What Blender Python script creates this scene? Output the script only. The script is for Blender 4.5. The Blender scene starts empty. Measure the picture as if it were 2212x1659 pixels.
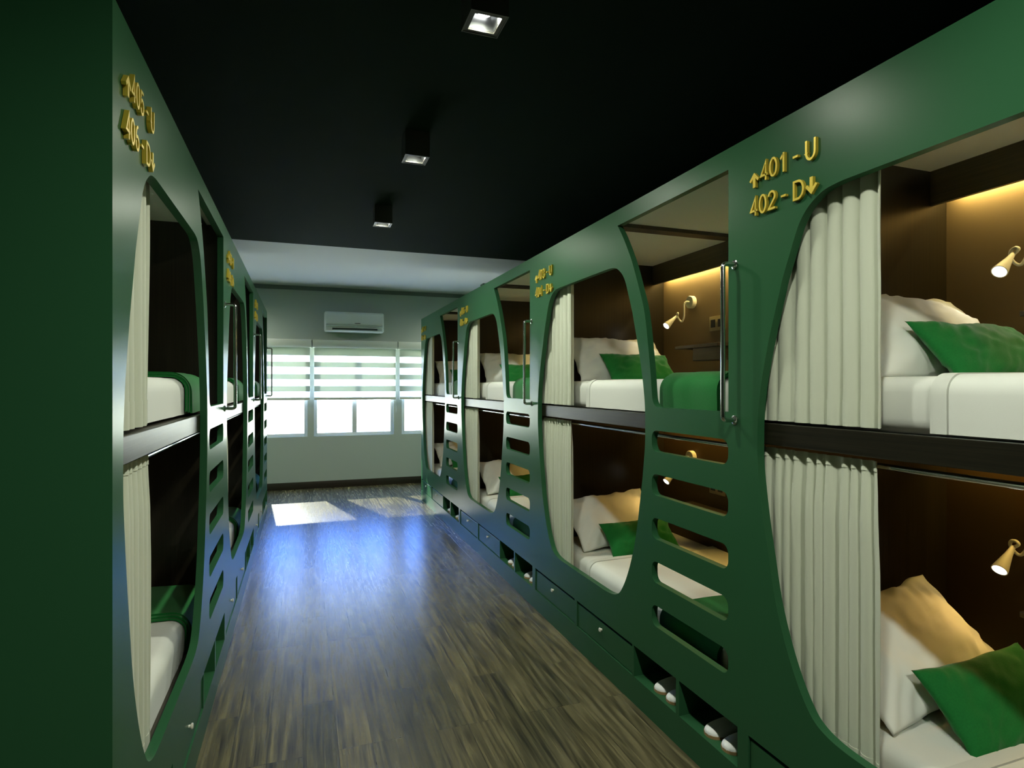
import bpy, bmesh, math, random
from mathutils import Vector, Matrix, noise
from mathutils.geometry import tessellate_polygon

random.seed(7)
PI = math.pi
COL = bpy.context.scene.collection
SC = bpy.context.scene

# ------------------------------------------------------------------ materials
def new_mat(name):
    m = bpy.data.materials.new(name)
    m.use_nodes = True
    nt = m.node_tree
    nt.nodes.clear()
    out = nt.nodes.new('ShaderNodeOutputMaterial')
    b = nt.nodes.new('ShaderNodeBsdfPrincipled')
    nt.links.new(b.outputs[0], out.inputs[0])
    return m, nt, b, out

def N(nt, t, **kw):
    n = nt.nodes.new('ShaderNode' + t)
    for k, v in kw.items():
        setattr(n, k, v)
    return n

def plain(name, col, rough=.5, metal=0., spec=.5, sheen=0., bump=0., bscale=60., vary=0.):
    m, nt, b, out = new_mat(name)
    b.inputs['Base Color'].default_value = (*col, 1)
    b.inputs['Roughness'].default_value = rough
    b.inputs['Metallic'].default_value = metal
    b.inputs['Specular IOR Level'].default_value = spec
    if sheen:
        b.inputs['Sheen Weight'].default_value = sheen
        b.inputs['Sheen Roughness'].default_value = .4
    if bump or vary:
        tc = N(nt, 'TexCoord')
        n = N(nt, 'TexNoise')
        n.inputs['Scale'].default_value = bscale
        n.inputs['Detail'].default_value = 5
        nt.links.new(tc.outputs['Object'], n.inputs['Vector'])
        if bump:
            bp = N(nt, 'Bump')
            bp.inputs['Strength'].default_value = bump
            bp.inputs['Distance'].default_value = .004
            nt.links.new(n.outputs[0], bp.inputs['Height'])
            nt.links.new(bp.outputs[0], b.inputs['Normal'])
        if vary:
            mx = N(nt, 'MixRGB')
            mx.inputs[1].default_value = (*[c * (1 - vary) for c in col], 1)
            mx.inputs[2].default_value = (*[min(1, c * (1 + vary)) for c in col], 1)
            nt.links.new(n.outputs[0], mx.inputs[0])
            nt.links.new(mx.outputs[0], b.inputs['Base Color'])
    return m

def wood(name, c1, c2, stretch, rough=.4, spec=.4):
    m, nt, b, out = new_mat(name)
    tc = N(nt, 'TexCoord'); mp = N(nt, 'Mapping')
    mp.inputs['Scale'].default_value = stretch
    n1 = N(nt, 'TexNoise'); n1.inputs['Scale'].default_value = 1.; n1.inputs['Detail'].default_value = 6
    n1.inputs['Roughness'].default_value = .65
    n1.inputs['Distortion'].default_value = .6
    r = N(nt, 'ValToRGB')
    r.color_ramp.elements[0].position = .32; r.color_ramp.elements[0].color = (*c1, 1)
    r.color_ramp.elements[1].position = .72; r.color_ramp.elements[1].color = (*c2, 1)
    L = nt.links.new
    L(tc.outputs['Object'], mp.inputs[0]); L(mp.outputs[0], n1.inputs['Vector'])
    L(n1.outputs[0], r.inputs[0]); L(r.outputs[0], b.inputs['Base Color'])
    b.inputs['Roughness'].default_value = rough
    b.inputs['Specular IOR Level'].default_value = spec
    bp = N(nt, 'Bump'); bp.inputs['Strength'].default_value = .12; bp.inputs['Distance'].default_value = .002
    L(n1.outputs[0], bp.inputs['Height']); L(bp.outputs[0], b.inputs['Normal'])
    return m

def emit(name, col, s):
    m = bpy.data.materials.new(name); m.use_nodes = True
    nt = m.node_tree; nt.nodes.clear()
    out = nt.nodes.new('ShaderNodeOutputMaterial'); e = nt.nodes.new('ShaderNodeEmission')
    e.inputs[0].default_value = (*col, 1); e.inputs[1].default_value = s
    nt.links.new(e.outputs[0], out.inputs[0])
    return m

GREEN_COL = (.025, .100, .042)
M = {}
M['green'] = plain('green_paint', GREEN_COL, .30, 0, .40, bump=.03, bscale=260)
for _n in M['green'].node_tree.nodes:
    if _n.type == 'BSDF_PRINCIPLED': _n.inputs['IOR'].default_value = 1.28
M['green_dark'] = plain('dark_green_ceiling_paint', (.0055, .0135, .008), .9, 0, .04)
M['ceil_daylight'] = plain('ceiling_painted_daylight', (.50, .53, .50), .8, 0, .2)  # window daylight on the dark ceiling, put into the colour
M['walnut_v'] = wood('walnut_upright_grain', (.008, .0065, .0035), (.027, .0205, .0095), (150, 150, 1.2), .33, .5)
M['walnut_h'] = wood('walnut_long_grain', (.013, .0105, .006), (.040, .030, .015), (60, 1.5, 110), .42, .45)
M['rail'] = wood('black_walnut_rail', (.007, .006, .0035), (.020, .017, .009), (60, 1.5, 110), .38, .25)
M['valance'] = wood('olive_walnut_long_grain', (.038, .032, .014), (.085, .070, .032), (60, 1.5, 110), .42, .4)
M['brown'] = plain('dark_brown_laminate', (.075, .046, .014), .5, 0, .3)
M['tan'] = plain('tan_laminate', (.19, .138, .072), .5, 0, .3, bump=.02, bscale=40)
M['white'] = plain('white_ceiling_board', (.88, .92, .91), .8, 0, .2)
M['linen'] = plain('white_cotton', (.80, .82, .76), .85, 0, .2, .25, .06, 420)
M['linen_hem'] = plain('white_cotton_hem', (.72, .74, .68), .85, 0, .2, .2, .06, 420)
M['curtain'] = plain('cream_linen_weave', (.62, .655, .53), .9, 0, .15, .2, .10, 500)
M['velvet'] = plain('green_velvet', (.012, .160, .032), .8, 0, .12, .30, .10, 190, .22)
M['gold'] = plain('gold_metal', (.66, .50, .055), .38, .35, .5)
M['chrome'] = plain('chrome_steel', (.62, .64, .62), .16, 1., .5)
M['ivory'] = plain('ivory_enamel', (.78, .76, .66), .35, 0, .5)
M['black'] = plain('black_plastic', (.012, .012, .012), .45)
M['plate'] = plain('bronze_outlet_plate', (.30, .25, .13), .4, .2)
M['fixture'] = plain('black_lamp_metal', (.055, .06, .05), .45, .3, .4)
M['fixture_rim'] = plain('dark_olive_rim', (.035, .034, .024), .5, .2, .4)
M['reflector'] = plain('bright_reflector', (.22, .23, .23), .30, .9, .5)
M['wall'] = plain('grey_wall_paint', (.52, .57, .53), .7, 0, .25, bump=.02, bscale=120)
M['baseb'] = wood('dark_baseboard_wood', (.022, .016, .010), (.045, .03, .018), (2, 60, 60), .45)
M['cornice'] = plain('grey_cornice', (.17, .20, .19), .6)
M['frame'] = plain('white_window_frame', (.92, .95, .94), .4)
M['acwhite'] = plain('white_ac_plastic', (.86, .90, .86), .35)
M['acgrey'] = plain('grey_ac_slot', (.05, .07, .06), .5)
M['acpale'] = plain('pale_ac_trim', (.55, .62, .58), .3)
M['cassette'] = plain('cream_blind_cassette', (.74, .77, .70), .5)
M['slipper'] = plain('white_slipper_towelling', (.80, .82, .82), .9, 0, .1, .3, .1, 300)
M['sole'] = plain('tan_slipper_sole', (.35, .22, .10), .8)
M['lampglow'] = emit('lamp_lens_glow', (1., .95, .85), 9.)
M['downglow'] = emit('downlight_glow', (1., 1., .97), 7.)
M['ledglow'] = emit('led_strip_glow', (1., .66, .22), 5.)

def mat_floor():
    m, nt, b, out = new_mat('vinyl_plank_floor')
    L = nt.links.new
    tc = N(nt, 'TexCoord'); mp = N(nt, 'Mapping')
    mp.inputs['Rotation'].default_value = (0, 0, PI / 2)
    mp.inputs['Location'].default_value = (0.35, -.002, 0)
    br = N(nt, 'TexBrick')
    br.offset = .37; br.offset_frequency = 3
    br.inputs['Scale'].default_value = 1.
    br.inputs['Brick Width'].default_value = 1.12
    br.inputs['Row Height'].default_value = .14
    br.inputs['Mortar Size'].default_value = .0012
    br.inputs['Mortar Smooth'].default_value = .3
    br.inputs['Bias'].default_value = 0
    br.inputs['Color1'].default_value = (0, 0, 0, 1)
    br.inputs['Color2'].default_value = (1, 1, 1, 1)
    br.inputs['Mortar'].default_value = (.5, .5, .5, 1)
    L(tc.outputs['Object'], mp.inputs[0]); L(mp.outputs[0], br.inputs['Vector'])
    # grain: noise stretched along the planks, shifted per plank
    mg = N(nt, 'Mapping'); mg.inputs['Scale'].default_value = (46, 2.2, 1)
    L(tc.outputs['Object'], mg.inputs[0])
    mul = N(nt, 'Math', operation='MULTIPLY'); mul.inputs[1].default_value = 37.
    L(br.outputs['Color'], mul.inputs[0])
    g = N(nt, 'TexNoise', noise_dimensions='4D'); g.inputs['Scale'].default_value = 1.
    g.inputs['Detail'].default_value = 8; g.inputs['Roughness'].default_value = .62; g.inputs['Distortion'].default_value = .5
    L(mg.outputs[0], g.inputs['Vector']); L(mul.outputs[0], g.inputs['W'])
    # cathedral rings and knots
    mw = N(nt, 'Mapping'); mw.inputs['Scale'].default_value = (9, .8, 1)
    L(tc.outputs['Object'], mw.inputs[0])
    w = N(nt, 'TexNoise', noise_dimensions='4D'); w.inputs['Scale'].default_value = 1.; w.inputs['Detail'].default_value = 1.5
    L(mw.outputs[0], w.inputs['Vector']); L(mul.outputs[0], w.inputs['W'])
    sn = N(nt, 'Math', operation='MULTIPLY'); sn.inputs[1].default_value = 62.
    L(w.outputs[0], sn.inputs[0])
    si = N(nt, 'Math', operation='SINE'); L(sn.outputs[0], si.inputs[0])
    sc2 = N(nt, 'Math', operation='MULTIPLY_ADD'); sc2.inputs[1].default_value = .07; sc2.inputs[2].default_value = 0
    L(si.outputs[0], sc2.inputs[0])
    ad = N(nt, 'Math', operation='ADD'); L(g.outputs[0], ad.inputs[0]); L(sc2.outputs[0], ad.inputs[1])
    mf = N(nt, 'Mapping'); mf.inputs['Scale'].default_value = (240, 4, 1)
    L(tc.outputs['Object'], mf.inputs[0])
    fg = N(nt, 'TexNoise', noise_dimensions='4D'); fg.inputs['Scale'].default_value = 1.; fg.inputs['Detail'].default_value = 4
    L(mf.outputs[0], fg.inputs['Vector']); L(mul.outputs[0], fg.inputs['W'])
    f2 = N(nt, 'Math', operation='MULTIPLY_ADD'); f2.inputs[1].default_value = .55; f2.inputs[2].default_value = -.275
    L(fg.outputs[0], f2.inputs[0])
    ad0 = ad
    ad = N(nt, 'Math', operation='ADD'); L(ad0.outputs[0], ad.inputs[0]); L(f2.outputs[0], ad.inputs[1])
    r = N(nt, 'ValToRGB')
    e = r.color_ramp.elements
    e[0].position = .28; e[0].color = (.020, .018, .010, 1)
    e[1].position = .76; e[1].color = (.215, .192, .106, 1)
    k = e.new(.50); k.color = (.105, .094, .052, 1)
    L(ad.outputs[0], r.inputs[0])
    # per-plank tint
    tint = N(nt, 'ValToRGB')
    tint.color_ramp.elements[0].color = (.58, .60, .58, 1)
    tint.color_ramp.elements[1].color = (1.12, 1.08, .98, 1)
    L(br.outputs['Color'], tint.inputs[0])
    mx = N(nt, 'MixRGB', blend_type='MULTIPLY'); mx.inputs[0].default_value = 1
    L(r.outputs[0], mx.inputs[1]); L(tint.outputs[0], mx.inputs[2])
    seam = N(nt, 'MixRGB'); seam.inputs[2].default_value = (.012, .010, .006, 1)
    L(br.outputs['Fac'], seam.inputs[0]); L(mx.outputs[0], seam.inputs[1])
    L(seam.outputs[0], b.inputs['Base Color'])
    rr = N(nt, 'MapRange'); rr.inputs[3].default_value = .33; rr.inputs[4].default_value = .23
    L(ad.outputs[0], rr.inputs[0]); L(rr.outputs[0], b.inputs['Roughness'])
    b.inputs['Specular IOR Level'].default_value = .45
    bp = N(nt, 'Bump'); bp.inputs['Strength'].default_value = .16; bp.inputs['Distance'].default_value = .002
    L(ad.outputs[0], bp.inputs['Height']); L(bp.outputs[0], b.inputs['Normal'])
    return m
M['floor'] = mat_floor()

def mat_glass():
    m = bpy.data.materials.new('window_glass'); m.use_nodes = True
    nt = m.node_tree; nt.nodes.clear()
    out = N(nt, 'OutputMaterial'); t = N(nt, 'BsdfTransparent'); g = N(nt, 'BsdfGlossy'); mx = N(nt, 'MixShader')
    t.inputs[0].default_value = (.95, .98, .98, 1)
    g.inputs['Roughness'].default_value = .02
    mx.inputs[0].default_value = .06
    nt.links.new(t.outputs[0], mx.inputs[1]); nt.links.new(g.outputs[0], mx.inputs[2]); nt.links.new(mx.outputs[0], out.inputs[0])
    return m
M['glass'] = mat_glass()

def mat_cloth_light(name, col, trans, clear):
    m = bpy.data.materials.new(name); m.use_nodes = True
    nt = m.node_tree; nt.nodes.clear()
    out = N(nt, 'OutputMaterial'); d = N(nt, 'BsdfDiffuse'); t = N(nt, 'BsdfTranslucent'); c = N(nt, 'BsdfTransparent')
    m1 = N(nt, 'MixShader'); m2 = N(nt, 'MixShader')
    d.inputs[0].default_value = (*col, 1); t.inputs[0].default_value = (*col, 1)
    m1.inputs[0].default_value = trans; m2.inputs[0].default_value = clear
    L = nt.links.new
    L(d.outputs[0], m1.inputs[1]); L(t.outputs[0], m1.inputs[2]); L(m1.outputs[0], m2.inputs[1]); L(c.outputs[0], m2.inputs[2]); L(m2.outputs[0], out.inputs[0])
    return m
M['band'] = mat_cloth_light('blind_opaque_band', (.70, .76, .68), .20, 0.)
M['sheer'] = mat_cloth_light('blind_sheer_band', (.92, .95, .95), .85, .06)

# ------------------------------------------------------------------ mesh helpers
def link(name, bm, m, parent=None, smooth=False, loc=None):
    me = bpy.data.meshes.new(name)
    bm.to_mesh(me); bm.free()
    if m is not None:
        me.materials.append(m)
    if smooth:
        for p in me.polygons:
            p.use_smooth = True
    o = bpy.data.objects.new(name, me)
    COL.objects.link(o)
    if parent is not None:
        o.parent = parent
    if loc is not None:
        o.location = loc
    return o

def soft(o, ang=35):
    # smooth shading with sharp edges kept above the angle
    me = o.data
    bm = bmesh.new(); bm.from_mesh(me)
    for f in bm.faces: f.smooth = True
    for e in bm.edges:
        if len(e.link_faces) == 2 and e.calc_face_angle() > math.radians(ang):
            e.smooth = False
    bm.to_mesh(me); bm.free()
    return o

def BM(): return bmesh.new()

def add_box(bm, x0, x1, y0, y1, z0, z1, bevel=0., seg=2):
    r = bmesh.ops.create_cube(bm, size=1)
    vs = r['verts']
    for v in vs:
        v.co = Vector(((x0 + x1) / 2 + v.co.x * (x1 - x0), (y0 + y1) / 2 + v.co.y * (y1 - y0), (z0 + z1) / 2 + v.co.z * (z1 - z0)))
    if bevel:
        es = list({e for v in vs for e in v.link_edges})
        bmesh.ops.bevel(bm, geom=es, offset=bevel, segments=seg, profile=.5, affect='EDGES')
    return bm

def box(name, m, parent, x0, x1, y0, y1, z0, z1, bevel=0., seg=2):
    o = link(name, add_box(BM(), x0, x1, y0, y1, z0, z1, bevel, seg), m, parent)
    if bevel: soft(o)
    return o

def tube_bm(bm, pts, r, seg=10, radii=None):
    n = len(pts); pts = [Vector(p) for p in pts]
    rings = []
    up = Vector((0, 0, 1))
    t0 = (pts[1] - pts[0]).normalized()
    nrm = t0.orthogonal().normalized()
    for i in range(n):
        if i == 0: t = t0
        elif i == n - 1: t = (pts[-1] - pts[-2]).normalized()
        else: t = (pts[i + 1] - pts[i - 1]).normalized()
        nrm = (nrm - t * nrm.dot(t)).normalized()
        bn = t.cross(nrm)
        rr = radii[i] if radii else r
        rings.append([bm.verts.new(pts[i] + (nrm * math.cos(2 * PI * k / seg) + bn * math.sin(2 * PI * k / seg)) * rr) for k in range(seg)])
    for a, b in zip(rings, rings[1:]):
        for k in range(seg):
            bm.faces.new((a[k], a[(k + 1) % seg], b[(k + 1) % seg], b[k]))
    bm.faces.new(list(reversed(rings[0]))); bm.faces.new(rings[-1])
    bmesh.ops.recalc_face_normals(bm, faces=bm.faces[:])
    return bm

def tube(name, m, parent, pts, r, seg=10, radii=None):
    return soft(link(name, tube_bm(BM(), pts, r, seg, radii), m, parent), 50)

def spline(pts, n=8, closed=False):
    P = [Vector(p) for p in pts]; out = []
    m = len(P); rng = range(m if closed else m - 1)
    for i in rng:
        if closed: a, b, c, d = P[(i - 1) % m], P[i], P[(i + 1) % m], P[(i + 2) % m]
        else: a, b, c, d = P[max(i - 1, 0)], P[i], P[i + 1], P[min(i + 2, m - 1)]
        for k in range(n):
            t = k / n
            out.append(.5 * ((2 * b) + (c - a) * t + (2 * a - 5 * b + 4 * c - d) * t * t + (3 * b - a - 3 * c + d) * t ** 3))
    if not closed: out.append(P[-1].copy())
    return out

def plate_bm(loops, x0, x1):
    """solid plate in the YZ plane between x0 and x1; loops[0] outline, the rest holes; points are (y, z)"""
    bm = BM()
    polys = [[Vector((y, z, 0)) for y, z in lp] for lp in loops]
    tris = tessellate_polygon(polys)
    flat = [p for lp in loops for p in lp]
    A = [bm.verts.new((x0, y, z)) for y, z in flat]
    B = [bm.verts.new((x1, y, z)) for y, z in flat]
    for t in tris:
        try:
            bm.faces.new([A[i] for i in t]); bm.faces.new([B[i] for i in reversed(t)])
        except ValueError:
            pass
    k = 0
    for lp in loops:
        n = len(lp)
        for i in range(n):
            j = (i + 1) % n
            bm.faces.new((A[k + i], A[k + j], B[k + j], B[k + i]))
        k += n
    bmesh.ops.recalc_face_normals(bm, faces=bm.faces[:])
    return bm

def rrect(y0, y1, z0, z1, r, n=7):
    pts = []
    for cy, cz, a0 in ((y1 - r, z1 - r, 0), (y0 + r, z1 - r, 90), (y0 + r, z0 + r, 180), (y1 - r, z0 + r, 270)):
        for k in range(n + 1):
            a = math.radians(a0 + 90 * k / n)
            pts.append((cy + r * math.cos(a), cz + r * math.sin(a)))
    return pts

def lathe_bm(bm, prof, axis_o, axis_d, seg=24):
    d = Vector(axis_d).normalized(); o = Vector(axis_o); a = d.orthogonal().normalized(); b = d.cross(a)
    rings = []
    for t, r in prof:
        if r < 1e-6: rings.append([bm.verts.new(o + d * t)])
        else: rings.append([bm.verts.new(o + d * t + (a * math.cos(2 * PI * k / seg) + b * math.sin(2 * PI * k / seg)) * r) for k in range(seg)])
    for p, q in zip(rings, rings[1:]):
        for k in range(seg):
            k2 = (k + 1) % seg
            if len(p) == 1 and len(q) == 1: continue
            if len(p) == 1: bm.faces.new((p[0], q[k2], q[k]))
            elif len(q) == 1: bm.faces.new((p[k], p[k2], q[0]))
            else: bm.faces.new((p[k], p[k2], q[k2], q[k]))
    bmesh.ops.recalc_face_normals(bm, faces=bm.faces[:])
    return bm

def empty(name, loc=(0, 0, 0), rz=0., parent=None):
    o = bpy.data.objects.new(name, None); COL.objects.link(o)
    o.location = loc; o.rotation_euler = (0, 0, rz); o.empty_display_size = .1
    if parent is not None: o.parent = parent
    return o

def tag(o, label, cat, group=None, kind=None):
    o['label'] = label; o['category'] = cat
    if group: o['group'] = group
    if kind: o['kind'] = kind
    return o

def struct(o, label=None):
    o['kind'] = 'structure'
    return o

def kids(o): return [c for c in bpy.data.objects if c.parent == o]

def dup(o, parent=None, table=None):
    if table is None:
        table = {}
        for c in bpy.data.objects:
            if c.parent: table.setdefault(c.parent.name, []).append(c)
    c = o.copy(); COL.objects.link(c)
    if parent is not None: c.parent = parent
    for k in table.get(o.name, []): dup(k, c, table)
    return c

# ------------------------------------------------------------------ layout
PITCH = 2.055
CAM_Z = 1.53
XR, XL = 1.5, -.405                       # fronts of the right and left bunk rows
R_Y0 = [-.31 + PITCH * k for k in range(4)]          # near end of each right-hand bunk
L_Y1 = [1.576 + PITCH * (j + 1) for j in range(3)]   # far end of each left-hand bunk (turned round)
Y_WALL, Z_CEIL = 9.27, 2.985

# ------------------------------------------------------------------ room shell
def room():
    struct(box('floor', M['floor'], None, -1.75, 2.75, -2.3, 9.5, -.1, 0))
    struct(box('ceiling', M['green_dark'], None, -1.75, 2.75, -2.3, 6.5, Z_CEIL, Z_CEIL + .1))
    struct(box('ceiling_painted_light', M['ceil_daylight'], None, -1.75, 2.75, 6.5, 9.5, Z_CEIL, Z_CEIL + .1))  # same ceiling, painted paler in place of the daylight near the windows
    struct(box('wall_left', M['green_dark'], None, -1.75, -1.50, -2.3, 9.27, 0, Z_CEIL))
    struct(box('wall_right', M['green_dark'], None, 2.60, 2.75, -2.3, 9.27, 0, Z_CEIL))
    struct(box('wall_near', M['green_dark'], None, -1.5, 2.6, -2.3, -2.2, 0, Z_CEIL))
    # window wall with three openings (built in YZ, then turned to face the room)
    holes = []
    for x0, x1 in WX: holes.append([(x0, .77), (x1, .77), (x1, 2.06), (x0, 2.06)])
    bm = plate_bm([[(-1.75, 0), (2.75, 0), (2.75, Z_CEIL), (-1.75, Z_CEIL)]] + holes, Y_WALL, Y_WALL + .2)
    for v in bm.verts: v.co = Vector((v.co.y, v.co.x, v.co.z))
    bmesh.ops.recalc_face_normals(bm, faces=bm.faces[:])
    struct(link('wall_far', bm, M['wall']))
    struct(box('baseboard_far', M['baseb'], None, -1.5, 2.6, Y_WALL - .018, Y_WALL, 0, .104, .003))
    struct(box('trim_1', M['cornice'], None, -1.5, 2.6, Y_WALL - .03, Y_WALL, 2.928, Z_CEIL))
    for i, (x0, x1) in enumerate(WX):
        w = struct(empty('window_%d' % (i + 1), ((x0 + x1) / 2, Y_WALL, .77)))
        cx = (x0 + x1) / 2; hw = (x1 - x0) / 2
        bm = BM(); t = .048
        add_box(bm, -hw, -hw + t, .03, .09, 0, 1.29, .004); add_box(bm, hw - t, hw, .03, .09, 0, 1.29, .004)
        add_box(bm, -hw + t, hw - t, .03, .09, 0, t, .004); add_box(bm, -hw + t, hw - t, .03, .09, 1.29 - t, 1.29, .004)
        add_box(bm, -.034, .034, .03, .09, t, 1.29 - t, .004)
        soft(link('window_frame', bm, M['frame'], w))
        bm = BM()
        add_box(bm, -hw + t, -.034, .058, .063, t, 1.29 - t); add_box(bm, .034, hw - t, .058, .063, t, 1.29 - t)
        link('pane', bm, M['glass'], w)
WX = [(-1.10, .070), (.157, 1.328), (1.452, 2.56)]
room()

def blinds():
    lab = ['cream zebra roller blind over the left window, half hidden by the left bunk row',
           'cream zebra roller blind over the middle window under the air conditioner',
           'cream zebra roller blind over the right window beside the right bunk row']
    for i, (x0, x1) in enumerate([(-1.17, .122), (.138, 1.372), (1.390, 2.59)]):
        cx = (x0 + x1) / 2; h = (x1 - x0) / 2
        r = tag(empty('roller_blind', (cx, Y_WALL, 1.31)), lab[i], 'blind', 'zebra roller blinds on the window wall')
        # cassette with rounded front
        prof = [(0, 2.200), (-.075, 2.200), (-.094, 2.188), (-.100, 2.165), (-.096, 2.11), (-.082, 2.086), (-.05, 2.082), (0, 2.082)]
        bm = BM(); A = [bm.verts.new((-h, y, z - 1.31)) for y, z in prof]; B = [bm.verts.new((h, y, z - 1.31)) for y, z in prof]
        for k in range(len(prof) - 1): bm.faces.new((A[k], A[k + 1], B[k + 1], B[k]))
        bm.faces.new(A); bm.faces.new(list(reversed(B)))
        bmesh.ops.recalc_face_normals(bm, faces=bm.faces[:])
        soft(link('cassette', bm, M['cassette'], r), 30)
        hw = h - .022
        bands = [(1.968, 2.082), (1.797, 1.872), (1.616, 1.692), (1.436, 1.517)]
        for z0, z1 in bands:
            box('opaque_band', M['band'], r, -hw, hw, -.050, -.0485, z0 - 1.31, z1 - 1.31)
        edge = [1.345] + [v for b in reversed(bands) for v in b]
        sheer = [(1.345, 1.436), (1.517, 1.616), (1.692, 1.797), (1.872, 1.968)]
        for z0, z1 in sheer:
            box('sheer_band', M['sheer'], r, -hw, hw, -.0498, -.0487, z0 - 1.31, z1 - 1.31)
        box('bottom_rail', M['cassette'], r, -hw - .004, hw + .004, -.064, -.036, 0, .040, .008, 3)
        bm = BM()
        for k in range(58):
            z = .74 - k * .0165
            bmesh.ops.create_icosphere(bm, subdivisions=1, radius=.0042, matrix=Matrix.Translation((hw + .010, -.06, z)))
        link('bead_chain', bm, M['acpale'], r)
blinds()

def air_conditioner():
    cx, z0, z1 = .73, 2.317, 2.615
    w, d = .43, .20
    r = tag(empty('air_conditioner', (cx, Y_WALL, z0)), 'white split air conditioner on the grey wall above the middle window', 'air conditioner')
    hgt = z1 - z0
    box('body', M['acwhite'], r, -w, w, -d + .02, -.002, .0, hgt, .028, 4)
    # bowed front panel
    prof = [(-d + .016, .10), (-d - .002, .12), (-d - .006, .19), (-d + .002, .262), (-d + .022, .286)]
    prof = spline([(0, y, z) for y, z in prof], 5)
    bm = BM(); W = w - .022
    A = [bm.verts.new((-W, p.y, p.z)) for p in prof]; B = [bm.verts.new((W, p.y, p.z)) for p in prof]
    C = [bm.verts.new((-W, -d + .06, p.z)) for p in prof]; D = [bm.verts.new((W, -d + .06, p.z)) for p in prof]
    for k in range(len(prof) - 1):
        bm.faces.new((A[k], B[k], B[k + 1], A[k + 1])); bm.faces.new((A[k], A[k + 1], C[k + 1], C[k])); bm.faces.new((B[k], D[k], D[k + 1], B[k + 1]))
    bm.faces.new((A[0], C[0], D[0], B[0])); bm.faces.new((A[-1], B[-1], D[-1], C[-1]))
    bmesh.ops.recalc_face_normals(bm, faces=bm.faces[:])
    soft(link('front_panel', bm, M['acwhite'], r), 30)
    box('trim_strip', M['acpale'], r, -W, W, -d + .002, -d + .06, .079, .096, .006, 2)
    box('air_outlet', M['acgrey'], r, -w + .11, w - .10, -d + .012, -d + .03, .026, .058)
    box('louver', M['acpale'], r, -w + .12, w - .10, -d - .004, -d + .022, .018, .030, .004, 2)
    box('display_window', M['acpale'], r, w - .095, w - .03, -d + .012, -d + .03, .024, .058, .004)
    bm = BM()
    for k, (dx, ww) in enumerate([(0, .010), (.014, .008), (.025, .012), (.040, .012), (.055, .009), (.066, .012)]):
        add_box(bm, .0 + dx, dx + ww, -d - .0075, -d - .002, .122, .134)
    link('badge', bm, M['black'], r)
    bm = lathe_bm(BM(), [(0, 0), (0, .016), (.004, .014), (.005, 0)], (-.16, -d + .006, .277), (0, -1, .35), 16)
    link('indicator', bm, M['frame'], r)
air_conditioner()

# ------------------------------------------------------------------ ceiling downlights
def downlight():
    s, h = .070, .142
    r = empty('downlight')
    bm = BM()
    # open-bottomed square can
    add_box(bm, -s, s, -s, -s + .004, 0, h); add_box(bm, -s, s, s - .004, s, 0, h)
    add_box(bm, -s, -s + .004, -s + .004, s - .004, 0, h); add_box(bm, s - .004, s, -s + .004, s - .004, 0, h)
    add_box(bm, -s + .004, s - .004, -s + .004, s - .004, h - .01, h)
    link('housing', bm, M['fixture'], r)
    bm = plate_bm([rrect(-s + .004, s - .004, -s + .004, s - .004, .002, 1), rrect(-s + .020, s - .020, -s + .020, s - .020, .002, 1)], .002, .008)
    for v in bm.verts: v.co = Vector((v.co.y, v.co.z, v.co.x))
    bmesh.ops.recalc_face_normals(bm, faces=bm.faces[:])
    link('rim', bm, M['fixture_rim'], r)
    bm = BM(); a, b = s - .021, s - .036
    lo = [bm.verts.new((x * a, y * a, .008)) for x, y in ((-1, -1), (1, -1), (1, 1), (-1, 1))]
    hi = [bm.verts.new((x * b, y * b, .055)) for x, y in ((-1, -1), (1, -1), (1, 1), (-1, 1))]
    for k in range(4): bm.faces.new((lo[k], lo[(k + 1) % 4], hi[(k + 1) % 4], hi[k]))
    bm.faces.new(hi)
    link('reflector', bm, M['reflector'], r)
    bm = lathe_bm(BM(), [(0, 0), (0, .023), (.006, .026), (.014, .026)], (0, 0, .038), (0, 0, 1), 20)
    link('bulb', bm, M['downglow'], r)
    return r

DL = downlight()
dl_pos = [(.625, 2.07, 'nearest black square downlight on the dark ceiling, cut by the photo top'),
          (.620, 3.45, 'middle black square downlight on the dark ceiling'),
          (.618, 4.94, 'farthest black square downlight on the dark ceiling, toward the windows'),
          (.620, .63, 'added unseen black square downlight on the dark ceiling straight above the viewer'),  # this one and the next are added out of view to brighten the room
          (.620, -.80, 'added unseen black square downlight on the dark ceiling behind the viewer'),
          (2.50, 8.20, 'added unseen black square downlight in the corner behind the right bunk row'),  # both corner lamps added, hidden by the bunk rows, to light the far wall
          (-1.25, 8.40, 'added unseen black square downlight in the corner behind the left bunk row')]
DL_W = (40, 40, 40, 28, 75, 30, 30)
for i, (x, y, lab) in enumerate(dl_pos):
    o = DL if i == 0 else dup(DL)
    o.location = (x, y, Z_CEIL - .142)
    tag(o, lab, 'ceiling light', 'black square downlights in a row')
    ld = bpy.data.lights.new('downlight_lamp', 'SPOT')
    ld.energy = DL_W[i]; ld.color = (.97, 1., .84); ld.spot_size = math.radians(176); ld.spot_blend = .75; ld.shadow_soft_size = .05
    lo = bpy.data.objects.new('downlight_lamp', ld); COL.objects.link(lo)
    lo.parent = o; lo.location = (0, 0, .004)

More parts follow.
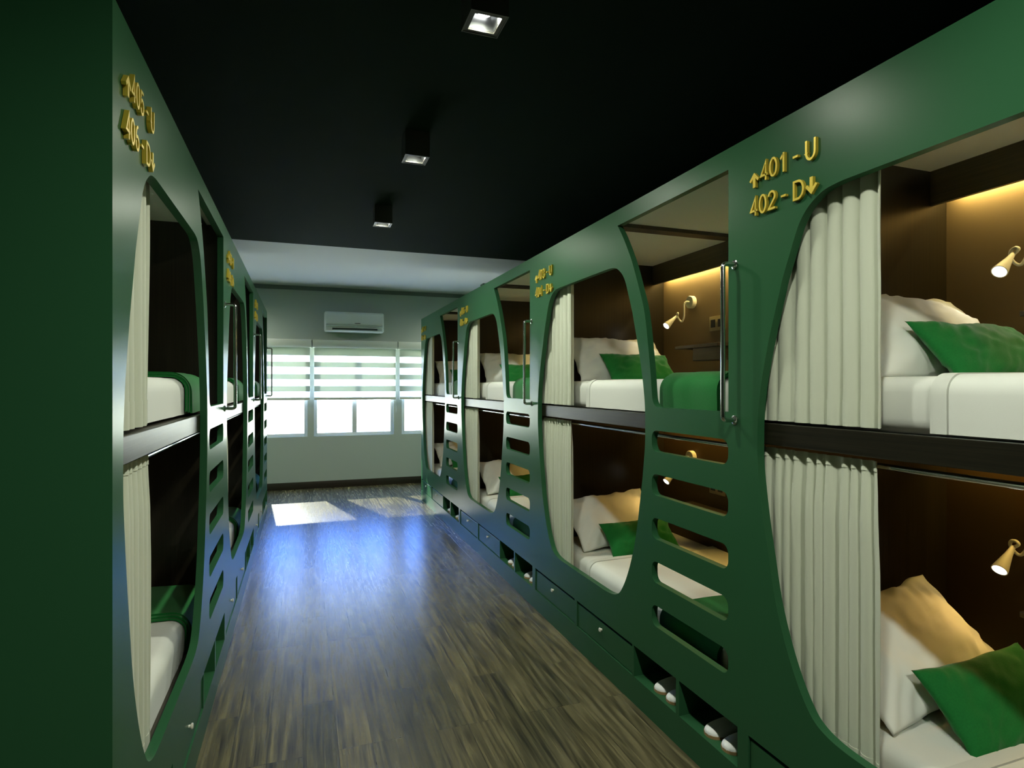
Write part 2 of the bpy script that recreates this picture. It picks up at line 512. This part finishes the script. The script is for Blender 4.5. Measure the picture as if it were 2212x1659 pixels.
# ------------------------------------------------------------------ bunk module (local: x into the bunk, y along the row, z up)
HALF = [(0, 2.134), (.15, 2.134), (.30, 2.134), (.345, 2.132), (.380, 2.127), (.411, 2.115), (.446, 2.091), (.471, 2.064), (.492, 2.029),
        (.524, 1.952), (.5535, 1.879), (.570, 1.825), (.613, 1.685), (.648, 1.54), (.664, 1.43), (.667, 1.33), (.664, 1.24), (.6425, 1.09),
        (.615, .949), (.583, .80), (.540, .675), (.495, .58), (.455, .518), (.420, .482), (.370, .461), (.31, .452), (.25, .450)]
OC = 1.315
def opening_loop():
    right = spline([(0, y, z) for y, z in HALF], 4)
    pts = [(OC + p.y, p.z) for p in right]
    left = [(OC - p.y, p.z) for p in reversed(right[1:])]
    return pts + left

def window_loop():
    far = spline([(0, .905, 2.335), (0, .862, 2.28), (0, .815, 2.21), (0, .762, 2.12), (0, .70, 1.985), (0, .651, 1.857), (0, .616, 1.668), (0, .600, 1.562),
                  (0, .593, 1.50), (0, .587, 1.465), (0, .572, 1.442), (0, .545, 1.431), (0, .515, 1.430)], 4)
    return [(.077, 1.430), (.077, 2.335)] + [(p.y, p.z) for p in far]

SLOTS = [(1.3260 - .197 * i - .0955, 1.3260 - .197 * i) for i in range(5)]

def make_pod():
    r = empty('bunk_bed')
    loops = [[(0, .28), (PITCH, .28), (PITCH, 2.414), (0, 2.414)], opening_loop(), window_loop()]
    loops += [rrect(.078, .593, z0, z1, .036) for z0, z1 in SLOTS]
    f = link('facade_panel', plate_bm(loops, 0, .030), M['green'], r)
    soft(f, 25)
    # base: plinth, posts, divider
    bm = BM()
    add_box(bm, 0, .03, 0, PITCH, 0, .131)
    for y0, y1 in ((0, .028), (.386, .408), (.749, .763), (1.377, 1.408), (2.027, PITCH)):
        add_box(bm, 0, .03, y0, y1, .131, .28)
    link('base_frame', bm, M['green'], r)
    for y0, y1 in ((.028, .386), (.408, .749)):
        bm = BM()
        add_box(bm, .03, .36, y0, y1, .121, .131)                     # floor of the cubby
        add_box(bm, .35, .36, y0, y1, .131, .28)
        add_box(bm, .03, .35, y0 - .008, y0, .131, .28); add_box(bm, .03, .35, y1, y1 + .008, .131, .28)
        add_box(bm, .03, .36, y0, y1, .28, .29)
        link('shoe_cubby', bm, M['green'], r)
    for y0, y1 in ((.768, 1.373), (1.412, 2.023)):
        d = box('drawer', M['green'], r, .006, .026, y0, y1, .134, .264, .0015, 1)
        c = (y0 + y1) / 2 + .012
        k = soft(link('knob', lathe_bm(BM(), [(0, .006), (.007, .006), (.009, .0105), (.013, .0115), (.016, .009), (.017, 0)], (.006, c, .226), (-1, 0, 0), 18), M['ivory'], d), 40)
    box('drawer_carcass', M['green'], r, .034, .50, .764, 2.040, .131, .275)
    # partitions, back, ceiling
    box('head_partition', M['walnut_v'], r, .0305, 1.045, 2.040, 2.0545, .0, 2.408)
    box('foot_partition', M['walnut_v'], r, .0305, 1.045, .0005, .014, .0, 2.408)
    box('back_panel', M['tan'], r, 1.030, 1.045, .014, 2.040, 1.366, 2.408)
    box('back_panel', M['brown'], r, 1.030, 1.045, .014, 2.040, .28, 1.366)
    box('bay_ceiling', M['white'], r, .0305, 1.045, .0005, 2.0545, 2.408, 2.4135)
    box('ceiling_batten', M['walnut_h'], r, .031, .935, 1.085, 1.165, 2.388, 2.408)
    box('valance', M['valance'], r, .935, .953, .014, 2.040, 2.268, 2.408)
    box('led_strip', M['ledglow'], r, 1.004, 1.020, .05, 2.0, 2.330, 2.336)
    # upper bed: rail and deck; lower deck
    box('bed_rail', M['rail'], r, .0305, .050, .014, 2.040, 1.323, 1.397, .002, 1)
    box('bed_deck', M['walnut_h'], r, .05, 1.03, .014, 2.040, 1.345, 1.388)
    box('led_strip', M['ledglow'], r, 1.004, 1.020, .05, 2.0, 1.338, 1.344)
    box('bed_deck', M['walnut_h'], r, .0305, 1.03, .014, 2.040, .28, .328)
    # rods
    tube('curtain_rod', M['chrome'], r, [(.086, .02, 2.383), (.086, 2.035, 2.383)], .010, 10)
    tube('curtain_rod', M['chrome'], r, [(.086, .02, 1.294), (.086, 2.035, 1.294)], .009, 10)
    # grab handle
    yy, so = .040, -.055
    pts = [(.0, yy, 1.973), (so + .014, yy, 1.973)] + [(so + .014 - .014 * math.sin(a), yy, 1.973 - .014 + .014 * math.cos(a)) for a in (PI / 6, PI / 3, PI / 2)] + \
          [(so, yy, 1.70), (so, yy, 1.416)] + [(so + .014 - .014 * math.cos(a), yy, 1.416 - .014 * math.sin(a)) for a in (PI / 6, PI / 3, PI / 2)] + [(.0, yy, 1.402)]
    h = tube('grab_handle', M['chrome'], r, pts, .0088, 12)
    for z in (1.973, 1.402):
        soft(link('mounting_rosette', lathe_bm(BM(), [(0, .017), (.005, .017), (.008, .012), (.009, 0)], (0, yy, z), (-1, 0, 0), 18), M['chrome'], h), 40)
    for dz in (0, -1.06):
        p = box('outlet_plate', M['plate'], r, 1.018, 1.030, 1.352, 1.500, 1.884 + dz, 1.978 + dz, .003, 2)
        box('socket', M['black'], p, 1.014, 1.0185, 1.438, 1.482, 1.905 + dz, 1.956 + dz, .002, 1)
        box('socket', M['black'], p, 1.014, 1.0185, 1.368, 1.412, 1.905 + dz, 1.956 + dz, .002, 1)
        s = box('wall_shelf', M['walnut_h'], r, .885, 1.030, 1.25, 1.690, 1.772 + dz, 1.792 + dz, .002, 1)
        box('shelf_pocket', M['walnut_h'], s, .93, 1.030, 1.27, 1.555, 1.690 + dz, 1.772 + dz, .002, 1)
    return r

def add_end_panel(root, near):
    if near: box('end_panel', M['green'], root, 0, 1.05, PITCH, PITCH + .012, 0, 2.414)
    else: box('end_panel', M['green'], root, .001, 1.05, PITCH + .0002, PITCH + .004, 0, 2.414)

def bay_lights(loc, rz, upper=14., lower=9.):
    """warm LED strips hidden behind the valance and under the upper deck"""
    m = Matrix.Translation(loc) @ Matrix.Rotation(rz, 4, 'Z')
    for z, w, c in ((2.326, upper, (1., .76, .28)), (1.335, lower, (1., .64, .15))):
        ld = bpy.data.lights.new('led_strip_lamp', 'AREA'); ld.shape = 'RECTANGLE'; ld.size = .018; ld.size_y = 1.92
        ld.energy = w; ld.color = c
        o = bpy.data.objects.new('led_strip_lamp', ld); COL.objects.link(o)
        o.matrix_world = m @ Matrix.Translation((1.000, 1.025, z)) @ Matrix.Rotation(math.radians(-38), 4, 'Y')

POD = make_pod()
R_NAME = ['bunk marked 401', 'bunk marked 403', 'third right-hand bunk', 'farthest right-hand bunk']
L_NAME = ['nearest left-hand bunk', 'second left-hand bunk', 'farthest left-hand bunk']
pods = []
for k in range(4):
    o = POD if k == 0 else dup(POD)
    o.location = (XR, R_Y0[k], 0)
    tag(o, 'built-in green double ' + ['bunk marked 401 and 402, nearest on the right', 'bunk marked 403 and 404, second on the right',
        'bunk, third from the camera on the right', 'bunk, farthest on the right beside the windows'][k], 'bunk bed', 'green bunk beds of the right row')
    pods.append(o); bay_lights((XR, R_Y0[k], 0), 0)
for j in range(3):
    o = dup(POD)
    o.location = (XL, L_Y1[j], 0); o.rotation_euler = (0, 0, PI)
    tag(o, 'built-in green double ' + ['bunk marked 405 and 406 with plain end panel, nearest on the left', 'bunk, second from the camera on the left',
        'bunk, farthest on the left beside the windows'][j], 'bunk bed', 'green bunk beds of the left row')
    pods.append(o)
add_end_panel(pods[4], True); add_end_panel(pods[3], False)
box('end_panel', M['green'], pods[6], .001, 1.05, -.004, -.0002, 0, 2.414)

# ------------------------------------------------------------------ bedding
TOP_U, TOP_L = 1.555, .480
DZ = TOP_L - TOP_U

def drape_bm(bm, y0, y1, off, th, zlow, front=.100, back=1.0, top=TOP_U, rad=.05, wob=.0, seed=0):
    """cloth laid over the mattress: across the top, round the front edge and down the side"""
    def path(o):
        pts = [(back, top + o), (.75, top + o + .002), (.5, top + o + .003), (.3, top + o + .002), (front + rad, top + o)]
        R = rad + o
        for k in range(1, 8):
            a = PI / 2 * k / 7
            pts.append((front + rad - R * math.sin(a), top - rad + R * math.cos(a)))
        for k in range(1, 5): pts.append((front - o, top - rad + (zlow - top + rad) * k / 4))
        return pts
    ny = max(3, int((y1 - y0) / .05))
    A, B = path(off + th), path(off)
    ring = []
    for i in range(ny + 1):
        y = y0 + (y1 - y0) * i / ny
        row = []
        for j, (x, z) in enumerate(A + list(reversed(B))):
            n = noise.noise(Vector((x * 6 + seed, y * 9, z * 6))) * wob if j < len(A) else 0
            row.append(bm.verts.new((x - n * .3, y, z + n * .3)))
        ring.append(row)
    m = len(ring[0])
    for a, b in zip(ring, ring[1:]):
        for k in range(m): bm.faces.new((a[k], a[(k + 1) % m], b[(k + 1) % m], b[k]))
    # end caps as quads between the outer and inner path
    nA = len(A)
    for row, flip in ((ring[0], False), (ring[-1], True)):
        for k in range(nA - 1):
            q = (row[k], row[k + 1], row[m - 2 - k], row[m - 1 - k])
            bm.faces.new(q if not flip else tuple(reversed(q)))
    bmesh.ops.recalc_face_normals(bm, faces=bm.faces[:])
    return bm

def make_mattress():
    bm = BM(); add_box(bm, .100, 1.02, .16, 2.03, 1.390, TOP_U, .045, 5)
    return soft(link('mattress', bm, M['linen']), 40)

def make_duvet():
    r = empty('duvet')
    soft(link('cover', drape_bm(BM(), .17, 1.395, .0005, .005, 1.400, wob=.005), M['linen'], r), 50)
    soft(link('folded_hem', drape_bm(BM(), 1.399, 1.442, .0005, .008, 1.400, wob=.004, seed=3), M['linen_hem'], r), 50)
    return r

def make_blanket():
    bm = BM()
    drape_bm(bm, .232, .655, .011, .006, 1.412, wob=.012, seed=5)
    drape_bm(bm, .228, .640, .018, .007, 1.408, wob=.014, seed=8)
    drape_bm(bm, .224, .622, .026, .009, 1.404, wob=.018, seed=11)
    return soft(link('blanket', bm, M['velvet']), 50)

def pillow_mesh(name, w, h, t, mat, seed, pinch=.05, wr=.012, flange=0.):
    n, m = 44, 32
    bm = BM(); F, Bk = [], []
    def pos(u, v, side):
        x = u * w / 2 * (1 - pinch * (1 - v * v)) ; y = v * h / 2 * (1 - pinch * 1.3 * (1 - u * u))
        a = max(0, 1 - abs(u) ** 2.6); b = max(0, 1 - abs(v) ** 2.6)
        z = t / 2 * (a * b) ** .55
        e = (a * b) ** .4 * (1 - .75 * (a * b))            # wrinkles live near the seams
        q = Vector((u * 3.1 + seed, v * 2.6, side * 2))
        z += wr * e * (noise.noise(q * 1.3) + .7 * noise.noise(Vector((u * 9 - v * 4 + seed, v * 3, side))))
        x += .35 * wr * noise.noise(q + Vector((9, 2, 5))); y += .5 * wr * noise.noise(q + Vector((3, 7, 1)))
        return Vector((x, y, side * max(z, 0)))
    for i in range(n + 1):
        F.append([]); Bk.append([])
        for j in range(m + 1):
            u, v = -1 + 2 * i / n, -1 + 2 * j / m
            # denser rows close to the seams
            u = math.sin(u * PI / 2) * .35 + u * .65; v = math.sin(v * PI / 2) * .35 + v * .65
            fv = bm.verts.new(pos(u, v, 1)); F[-1].append(fv)
            Bk[-1].append(fv if i in (0, n) or j in (0, m) else bm.verts.new(pos(u, v, -1)))
    for i in range(n):
        for j in range(m):
            bm.faces.new((F[i][j], F[i + 1][j], F[i + 1][j + 1], F[i][j + 1]))
            bm.faces.new((Bk[i][j], Bk[i][j + 1], Bk[i + 1][j + 1], Bk[i + 1][j]))
    bmesh.ops.recalc_face_normals(bm, faces=bm.faces[:])
    return link(name, bm, mat, None, True)

def lean_matrix(c, lean, roll=0., yaw=0.):
    """face normal points to the foot (-y) and up; lean = angle from upright"""
    # local: X width, Y height, Z face normal
    base = Matrix(((1, 0, 0, 0), (0, 0, -1, 0), (0, 1, 0, 0), (0, 0, 0, 1)))   # X->x, Y->z, Z->-y
    return Matrix.Translation(c) @ Matrix.Rotation(yaw, 4, 'Z') @ Matrix.Rotation(-lean, 4, 'X') @ base @ Matrix.Rotation(roll, 4, 'Z')

def pod_matrix(side, k):
    if side == 'R': return Matrix.Translation((XR, R_Y0[k], 0))
    return Matrix.Translation((XL, L_Y1[k], 0)) @ Matrix.Rotation(PI, 4, 'Z')

def make_curtain(y0, y1, ztop, zbot, folds, seed, header):
    rnd = random.Random(seed)
    root = empty('curtain')
    ny, nz = folds * 14, 26
    warp = [rnd.uniform(-.22, .22) for _ in range(folds + 2)]
    amp = [rnd.uniform(.65, 1.15) for _ in range(folds + 2)]
    def P(i, t):
        z = ztop + (zbot - ztop) * t
        s = i / ny * folds
        k = int(min(s, folds - 1e-6)); f = s - k
        ph = s + warp[k] * (1 - f) + warp[k + 1] * f + .10 * noise.noise(Vector((s * .6, t * 1.5, seed)))
        a = .0145 * (amp[k] * (1 - f) + amp[k + 1] * f)
        a *= (.40 + .60 * min(1, t * 6)) if header else (.55 + .45 * min(1, t * 4))
        c = math.cos(2 * PI * ph)
        x = .058 - a * (abs(c) ** .75 * (1 if c > 0 else -1))
        yy = y0 + (y1 - y0) * i / ny + .010 * math.sin(2 * PI * ph) * min(1, t * 5)
        e = max(0, 1 - i / ny * 4)
        if header: yy += .016 * e * (1 - min(1, t * 3))
        yy += .003 * e * noise.noise(Vector((t * 4, seed, 1)))
        return Vector((x, yy, z))
    def sheet(name, t0, t1, n, x_out, x_in):
        bm = BM(); fr, bk = [], []
        for j in range(n + 1):
            t = t0 + (t1 - t0) * j / n
            ps = [P(i, t) for i in range(ny + 1)]
            fr.append([bm.verts.new((p.x + x_out, p.y, p.z)) for p in ps])
            bk.append([bm.verts.new((p.x + x_in, p.y, p.z)) for p in ps])
        for j in range(n):
            for i in range(ny):
                bm.faces.new((fr[j][i], fr[j + 1][i], fr[j + 1][i + 1], fr[j][i + 1]))
                bm.faces.new((bk[j][i], bk[j][i + 1], bk[j + 1][i + 1], bk[j + 1][i]))
        for i in range(ny):
            bm.faces.new((fr[0][i], fr[0][i + 1], bk[0][i + 1], bk[0][i])); bm.faces.new((fr[n][i], bk[n][i], bk[n][i + 1], fr[n][i + 1]))
        for j in range(n):
            bm.faces.new((fr[j][0], bk[j][0], bk[j + 1][0], fr[j + 1][0])); bm.faces.new((fr[j][ny], fr[j + 1][ny], bk[j + 1][ny], bk[j][ny]))
        bmesh.ops.recalc_face_normals(bm, faces=bm.faces[:])
        o = link(name, bm, M['curtain'], root)
        return soft(o, 60)
    H = ztop - zbot
    sheet('fabric', 0, 1 - .078 / H, nz, 0, .0016)
    sheet('hem', 1 - .078 / H, 1, 3, -.0012, .0018)
    if header:
        sheet('heading_tape', .0, .030 / H, 2, -.0022, -.0002)
    return root

def make_lamp():
    """gooseneck reading lamp; origin on the back panel, o = out of the wall (-x)"""
    r = empty('reading_lamp')
    soft(link('wall_base', lathe_bm(BM(), [(0, .043), (.028, .043), (.031, .040), (.031, 0)], (0, 0, 0), (-1, 0, 0), 28), M['ivory'], r), 40)
    pts = spline([(-.028, 0, 0), (-.050, .003, .002), (-.060, .012, -.014), (-.055, .020, -.055), (-.050, .030, -.098), (-.052, .047, -.128), (-.058, .063, -.122),
                  (-.070, .072, -.098), (-.086, .060, -.078), (-.094, .040, -.072), (-.100, .028, -.080), (-.098, .040, -.092), (-.102, .052, -.098)], 6)
    tube('gooseneck', M['ivory'], r, pts, .0058, 10)
    a = Vector((-.098, .046, -.094)); b = Vector((-.190, .036, -.166)); d = (b - a)
    h = soft(link('lamp_head', lathe_bm(BM(), [(0, 0), (0, .0075), (d.length * .35, .0125), (d.length * .97, .0255), (d.length, .0255), (d.length, .022)], a, d, 24), M['ivory'], r), 40)
    link('lens', lathe_bm(BM(), [(d.length - .001, .0225), (d.length - .0012, 0)], a, d, 24), M['lampglow'], h)
    return r, b, d.normalized()

def make_slipper():
    r = empty('slipper')
    # outline of a foot bed, toe toward -x
    out = spline([(0, -.005, .0), (0, .012, .034), (0, .07, .045), (0, .15, .036), (0, .225, .033), (0, .262, .022), (0, .272, 0),
                  (0, .262, -.022), (0, .225, -.033), (0, .15, -.036), (0, .07, -.045), (0, .012, -.034)], 4, True)
    bm = plate_bm([[(p.y, p.z) for p in out]], 0, .012)
    for v in bm.verts: v.co = Vector((v.co.y, v.co.z, v.co.x))
    bmesh.ops.recalc_face_normals(bm, faces=bm.faces[:])
    soft(link('sole', bm, M['sole'], r), 40)
    # closed toe upper: half dome from the toe to the instep
    bm = BM(); nu, nv = 14, 16; g = []
    for i in range(nu + 1):
        t = i / nu; x = -.004 + .135 * t
        hw = .0445 * min(1, math.sqrt(max(0, min(1, (t + .012) / .42)) * (2 - min(1, (t + .012) / .42)))) * (1 - .10 * max(0, t - .5))
        hgt = .014 + .022 * math.sin(min(1, t * 1.15) * PI / 2) 
        g.append([bm.verts.new((x, -hw * math.cos(PI * k / nv), .010 + hgt * math.sin(PI * k / nv) ** .8)) for k in range(nv + 1)])
    for a, b in zip(g, g[1:]):
        for k in range(nv): bm.faces.new((a[k], a[k + 1], b[k + 1], b[k]))
    bm.faces.new(g[0])
    bmesh.ops.recalc_face_normals(bm, faces=bm.faces[:])
    soft(link('upper', bm, M['slipper'], r), 70)
    return r

# prototypes are used for the first place, copied afterwards
used = set()
def place(proto, mat, label, cat, group):
    o = proto if proto.name not in used else dup(proto)
    used.add(proto.name)
    o.matrix_world = mat
    tag(o, label, cat, group)
    return o

P_mat, P_duv, P_bla = make_mattress(), make_duvet(), make_blanket()
P_pilA = pillow_mesh('pillow', .70, .40, .135, M['linen'], 3.7, .045, .034)
P_pilB = pillow_mesh('pillow', .66, .42, .14, M['linen'], 11.3, .06, .032)
P_cus = pillow_mesh('cushion', .50, .27, .105, M['velvet'], 23.1, .075, .016)
P_curU = make_curtain(1.545, 2.034, 2.372, 1.406, 8, 5, False)
P_curL = make_curtain(1.552, 2.034, 1.311, .372, 11, 9, True)
P_curUL = make_curtain(1.47, 2.034, 2.372, 1.406, 8, 15, False)
P_curLL = make_curtain(1.48, 2.034, 1.311, .372, 11, 19, True)
P_lamp, L_HEAD, L_DIR = make_lamp()
P_slip = make_slipper()

def head_spot(mat, warm):
    ld = bpy.data.lights.new('reading_lamp_bulb', 'SPOT'); ld.energy = 1.7 if warm else 1.3; ld.color = (1., .58, .14) if warm else (1., .93, .80)
    ld.spot_size = math.radians(92); ld.spot_blend = .7; ld.shadow_soft_size = .018
    o = bpy.data.objects.new('reading_lamp_bulb', ld); COL.objects.link(o)
    o.matrix_world = mat @ Matrix.Translation(L_HEAD + L_DIR * .006) @ L_DIR.to_track_quat('-Z', 'Y').to_matrix().to_4x4()

LEV = {'upper': 0., 'lower': DZ}
for side, cnt, NM in (('R', 4, R_NAME), ('L', 3, L_NAME)):
    for k in range(cnt):
        pm = pod_matrix(side, k); nm = NM[k]
        row = 'right' if side == 'R' else 'left'
        for lev, dz in LEV.items():
            m = pm @ Matrix.Translation((0, 0, dz))
            place(P_mat, m, 'white sheeted mattress on the %s bed of the %s' % (lev, nm), 'mattress', 'white mattresses in the bunks')
            place(P_duv, m, 'white cotton duvet on the %s bed of the %s' % (lev, nm), 'duvet', 'white duvets in the bunks')
            if not (side == 'R' and k == 0):
                place(P_bla, m, 'folded green velvet blanket on the %s bed of the %s' % (lev, nm), 'blanket', 'green blankets on the bunk beds')
            if side == 'R':
                if lev == 'upper':
                    place(P_pilA, pm @ lean_matrix(Vector((.500, 1.765, 1.700)), math.radians(42)), 'plump white pillow on the upper bed of the ' + nm, 'pillow', 'white pillows in the bunks')
                    place(P_cus, pm @ lean_matrix(Vector((.545, 1.578, 1.632)), math.radians(42)), 'green velvet cushion on the upper bed of the ' + nm, 'cushion', 'green cushions in the bunks')
                else:
                    place(P_pilB, pm @ lean_matrix(Vector((.465, 1.780, .640)), math.radians(50), math.radians(5)), 'plump white pillow on the lower bed of the ' + nm, 'pillow', 'white pillows in the bunks')
                    place(P_cus, pm @ lean_matrix(Vector((.525, 1.535, .561)), math.radians(44), math.radians(3), math.radians(-2)), 'green velvet cushion on the lower bed of the ' + nm, 'cushion', 'green cushions in the bunks')
                if k < 2:
                    lm = pm @ Matrix.Translation((1.030, 1.690, 2.100 + (dz if dz == 0 else -1.063)))
                    place(P_lamp, lm, 'cream gooseneck reading lamp above the %s bed of the %s' % (lev, nm), 'reading lamp', 'gooseneck reading lamps in the bunks')
                    head_spot(lm, lev == 'lower')
                cu = P_curU if lev == 'upper' else P_curL
            else:
                cu = P_curUL if lev == 'upper' else P_curLL
            place(cu, pm, 'cream curtain drawn aside on the %s bed of the %s' % (lev, nm), 'curtain', 'cream curtains on the bunk openings')
        if side == 'R' and k >= 1:
            for y, z0, nn in ((.586, .131, 'left slipper in the left cubby'), (.492, .131, 'right slipper in the left cubby'), (.226, .131, 'left slipper in the right cubby'), (.122, .131, 'right slipper in the right cubby')):
                place(P_slip, pm @ Matrix.Translation((.022, y, z0)) @ Matrix.Rotation(math.radians(4), 4, 'Z'), 'white %s under the %s' % (nn, nm), 'slipper', 'white slippers in the shoe cubbies')

# ------------------------------------------------------------------ gold room numbers
def arc(cx, cy, rx, ry, a0, a1, n=14):
    return [(cx + rx * math.cos(math.radians(a0 + (a1 - a0) * k / n)), cy + ry * math.sin(math.radians(a0 + (a1 - a0) * k / n))) for k in range(n + 1)]
GLYPH = {
    '0': [arc(.5, .5, .42, .46, 90, 450, 28)],
    '1': [[(.62, 0), (.62, 1)], [(.62, .93), (.22, .70)]],
    '2': [arc(.5, .70, .40, .26, 172, -30, 14) + [(.08, .065), (.94, .065)]],
    '3': [arc(.47, .73, .36, .225, 165, -90, 14), arc(.47, .275, .42, .235, 90, -165, 16)],
    '4': [[(.72, 0), (.72, .985), (.07, .28), (.98, .28)]],
    '5': [[(.86, .93), (.24, .93), (.15, .50)] + arc(.48, .335, .43, .285, 135, -160, 16)],
    '6': [arc(.52, .315, .40, .265, 90, 450, 24), arc(.62, .36, .50, .60, 180, 78, 12)],
    '7': [[(.06, .93), (.92, .93), (.36, 0)]],
    '8': [arc(.5, .74, .33, .21, 90, 450, 22), arc(.5, .28, .41, .24, 90, 450, 24)],
    '9': [arc(.48, .685, .40, .265, 90, 450, 24), arc(.38, .64, .50, .60, 0, -102, 12)],
    'U': [[(.09, 1), (.09, .40)] + arc(.5, .40, .41, .36, 180, 360, 14) + [(.91, 1)]],
    'D': [[(.09, .5), (.09, .94), (.40, .94)] + arc(.46, .5, .45, .44, 82, -82, 16) + [(.40, .06), (.09, .06), (.09, .5)]],
    '-': [[(0, .5), (1, .5)]],
}
def ribbon(bm, P, wd, x0, x1):
    """flat-faced raised stroke along a polyline of (y, z) points"""
    n = len(P); closed = (Vector(P[0]) - Vector(P[-1])).length < 1e-6
    P = [Vector(p) for p in P]
    rows = []
    for i in range(n):
        a = P[i - 1] if i > 0 else (P[-2] if closed else None)
        b = P[i + 1] if i < n - 1 else (P[1] if closed else None)
        d1 = (P[i] - a).normalized() if a is not None else None
        d2 = (b - P[i]).normalized() if b is not None else None
        if d1 is None: d1 = d2
        if d2 is None: d2 = d1
        n1 = Vector((-d1.y, d1.x)); n2 = Vector((-d2.y, d2.x)); m = (n1 + n2)
        m = m.normalized() if m.length > 1e-4 else n1
        k = wd / 2 / max(.45, m.dot(n1))
        L, Rr = P[i] + m * k, P[i] - m * k
        rows.append([bm.verts.new((x, q.x, q.y)) for x, q in ((x0, L), (x0, Rr), (x1, Rr), (x1, L))])
    for p, q in zip(rows, rows[1:]):
        for k in range(4): bm.faces.new((p[k], p[(k + 1) % 4], q[(k + 1) % 4], q[k]))
    if not closed: bm.faces.new(rows[0]); bm.faces.new(list(reversed(rows[-1])))

def arrow_bm(up):
    s = 1 if up else -1
    p = [(-.5, .02), (0, .5), (.5, .02), (.36, -.10), (.13, .10), (.13, -.5), (-.13, -.5), (-.13, .10), (-.36, -.10)]
    return [(x, z * s) for x, z in p]

def sign(mat, top, low, label):
    r = tag(empty('room_number_sign'), label, 'sign', 'gold bunk number signs')
    def text(name, body, y_left, y_right, z_base, cap):
        bm = BM(); n = len(body); adv = (y_right - y_left) / (n - .18 if n > 1 else 1); wch = adv * (.82 if n > 1 else 1)
        for i, ch in enumerate(body):
            for st in GLYPH[ch]:
                ribbon(bm, [(y_left + adv * i + wch * gx, z_base + cap * gz) for gx, gz in st], .0072, -.012, -.0008)
        bmesh.ops.recalc_face_normals(bm, faces=bm.faces[:])
        link(name, bm, M['gold'], r)
    def arrow(y, z, hy, hz, up):
        lp = [(y - px * hy, z + pz * hz) for px, pz in arrow_bm(up)]
        link('arrow', plate_bm([lp], -.012, -.001), M['gold'], r)
    c = .064
    arrow(1.985, 2.246, .046, .052, True)
    text('number', top, 1.955, 1.838, 2.231, c)
    text('dash', '-', 1.812, 1.791, 2.257, .010)
    text('letter', 'U', 1.762, 1.721, 2.231, c)
    text('number', low, 2.004, 1.886, 2.121, c)
    text('dash', '-', 1.862, 1.841, 2.147, .010)
    text('letter', 'D', 1.812, 1.766, 2.121, c)
    arrow(1.738, 2.150, .046, .054, False)
    r.matrix_world = mat
    return r
sg = [('401', '402', 'gold raised sign reading 401-U and 402-D on the green panel'), ('403', '404', 'gold raised sign reading 403-U and 404-D on the green panel'),
      ('405', '406', 'small gold number sign on the third right-hand bunk'), ('407', '408', 'small gold number sign on the farthest right-hand bunk')]
for k, (a, b, lab) in enumerate(sg): sign(pod_matrix('R', k), a, b, lab)
sl = [('405', '406', 'gold raised sign reading 405-U and 406-D at the near end of the left row'), ('407', '408', 'small gold number sign on the second left-hand bunk'),
      ('409', '410', 'small gold number sign on the farthest left-hand bunk')]
for k, (a, b, lab) in enumerate(sl): sign(pod_matrix('L', k), a, b, lab)

# ------------------------------------------------------------------ light from outside
w = bpy.data.worlds.new('sky'); SC.world = w; w.use_nodes = True
bg = w.node_tree.nodes['Background']
wt = w.node_tree
tcw = N(wt, 'TexCoord'); sep = N(wt, 'SeparateXYZ'); mr = N(wt, 'MapRange'); rw = N(wt, 'ValToRGB')
mr.inputs[1].default_value = -.30; mr.inputs[2].default_value = .30
wt.links.new(tcw.outputs['Generated'], sep.inputs[0]); wt.links.new(sep.outputs['Z'], mr.inputs[0]); wt.links.new(mr.outputs[0], rw.inputs[0])
ce = rw.color_ramp.elements           # sunlit ground, hazy white horizon, deep blue above
ce[0].position = .0; ce[0].color = (.95, .98, .84, 1)
ce[1].position = 1.; ce[1].color = (.10, .27, 1., 1)
for p, c in ((.45, (.95, .98, .84, 1)), (.50, (.32, .37, .42, 1)), (.57, (.22, .34, .52, 1)), (.68, (.12, .29, .95, 1))):
    e = ce.new(p); e.color = c
wt.links.new(rw.outputs[0], bg.inputs[0]); bg.inputs[1].default_value = 17.
for i, (x0, x1) in enumerate(WX):
    ld = bpy.data.lights.new('window_daylight', 'AREA'); ld.shape = 'RECTANGLE'; ld.size = x1 - x0; ld.size_y = 1.29
    ld.cycles.is_portal = True
    o = bpy.data.objects.new('window_daylight', ld); COL.objects.link(o)
    o.location = ((x0 + x1) / 2, Y_WALL + .12, 1.415); o.rotation_euler = (-PI / 2, 0, 0)
ld = bpy.data.lights.new('low_sun', 'POINT'); ld.energy = 7500; ld.color = (1., .97, .86); ld.shadow_soft_size = .03
o = bpy.data.objects.new('low_sun', ld); COL.objects.link(o); o.location = (-.78, 12.6, 3.25)

# ------------------------------------------------------------------ camera
cd = bpy.data.cameras.new('camera'); cam = bpy.data.objects.new('camera', cd); COL.objects.link(cam)
F = 1282.
cd.sensor_width = 36; cd.sensor_fit = 'HORIZONTAL'; cd.lens = F / 2212 * 36; cd.shift_y = 2.5 / 2212; cd.clip_start = .02
cam.location = (0, 0, CAM_Z); cam.rotation_euler = (PI / 2, 0, -math.atan((1106 - 653.8) / F))
SC.camera = cam

vs = SC.view_settings
SC.display_settings.display_device = 'sRGB'
vs.view_transform = 'Standard'; vs.look = 'None'; vs.gamma = 1; vs.use_curve_mapping = False
vs.exposure = 0.
SC.cycles.use_denoising = True
SC.cycles.max_bounces = 8
SC.cycles.sample_clamp_indirect = 6
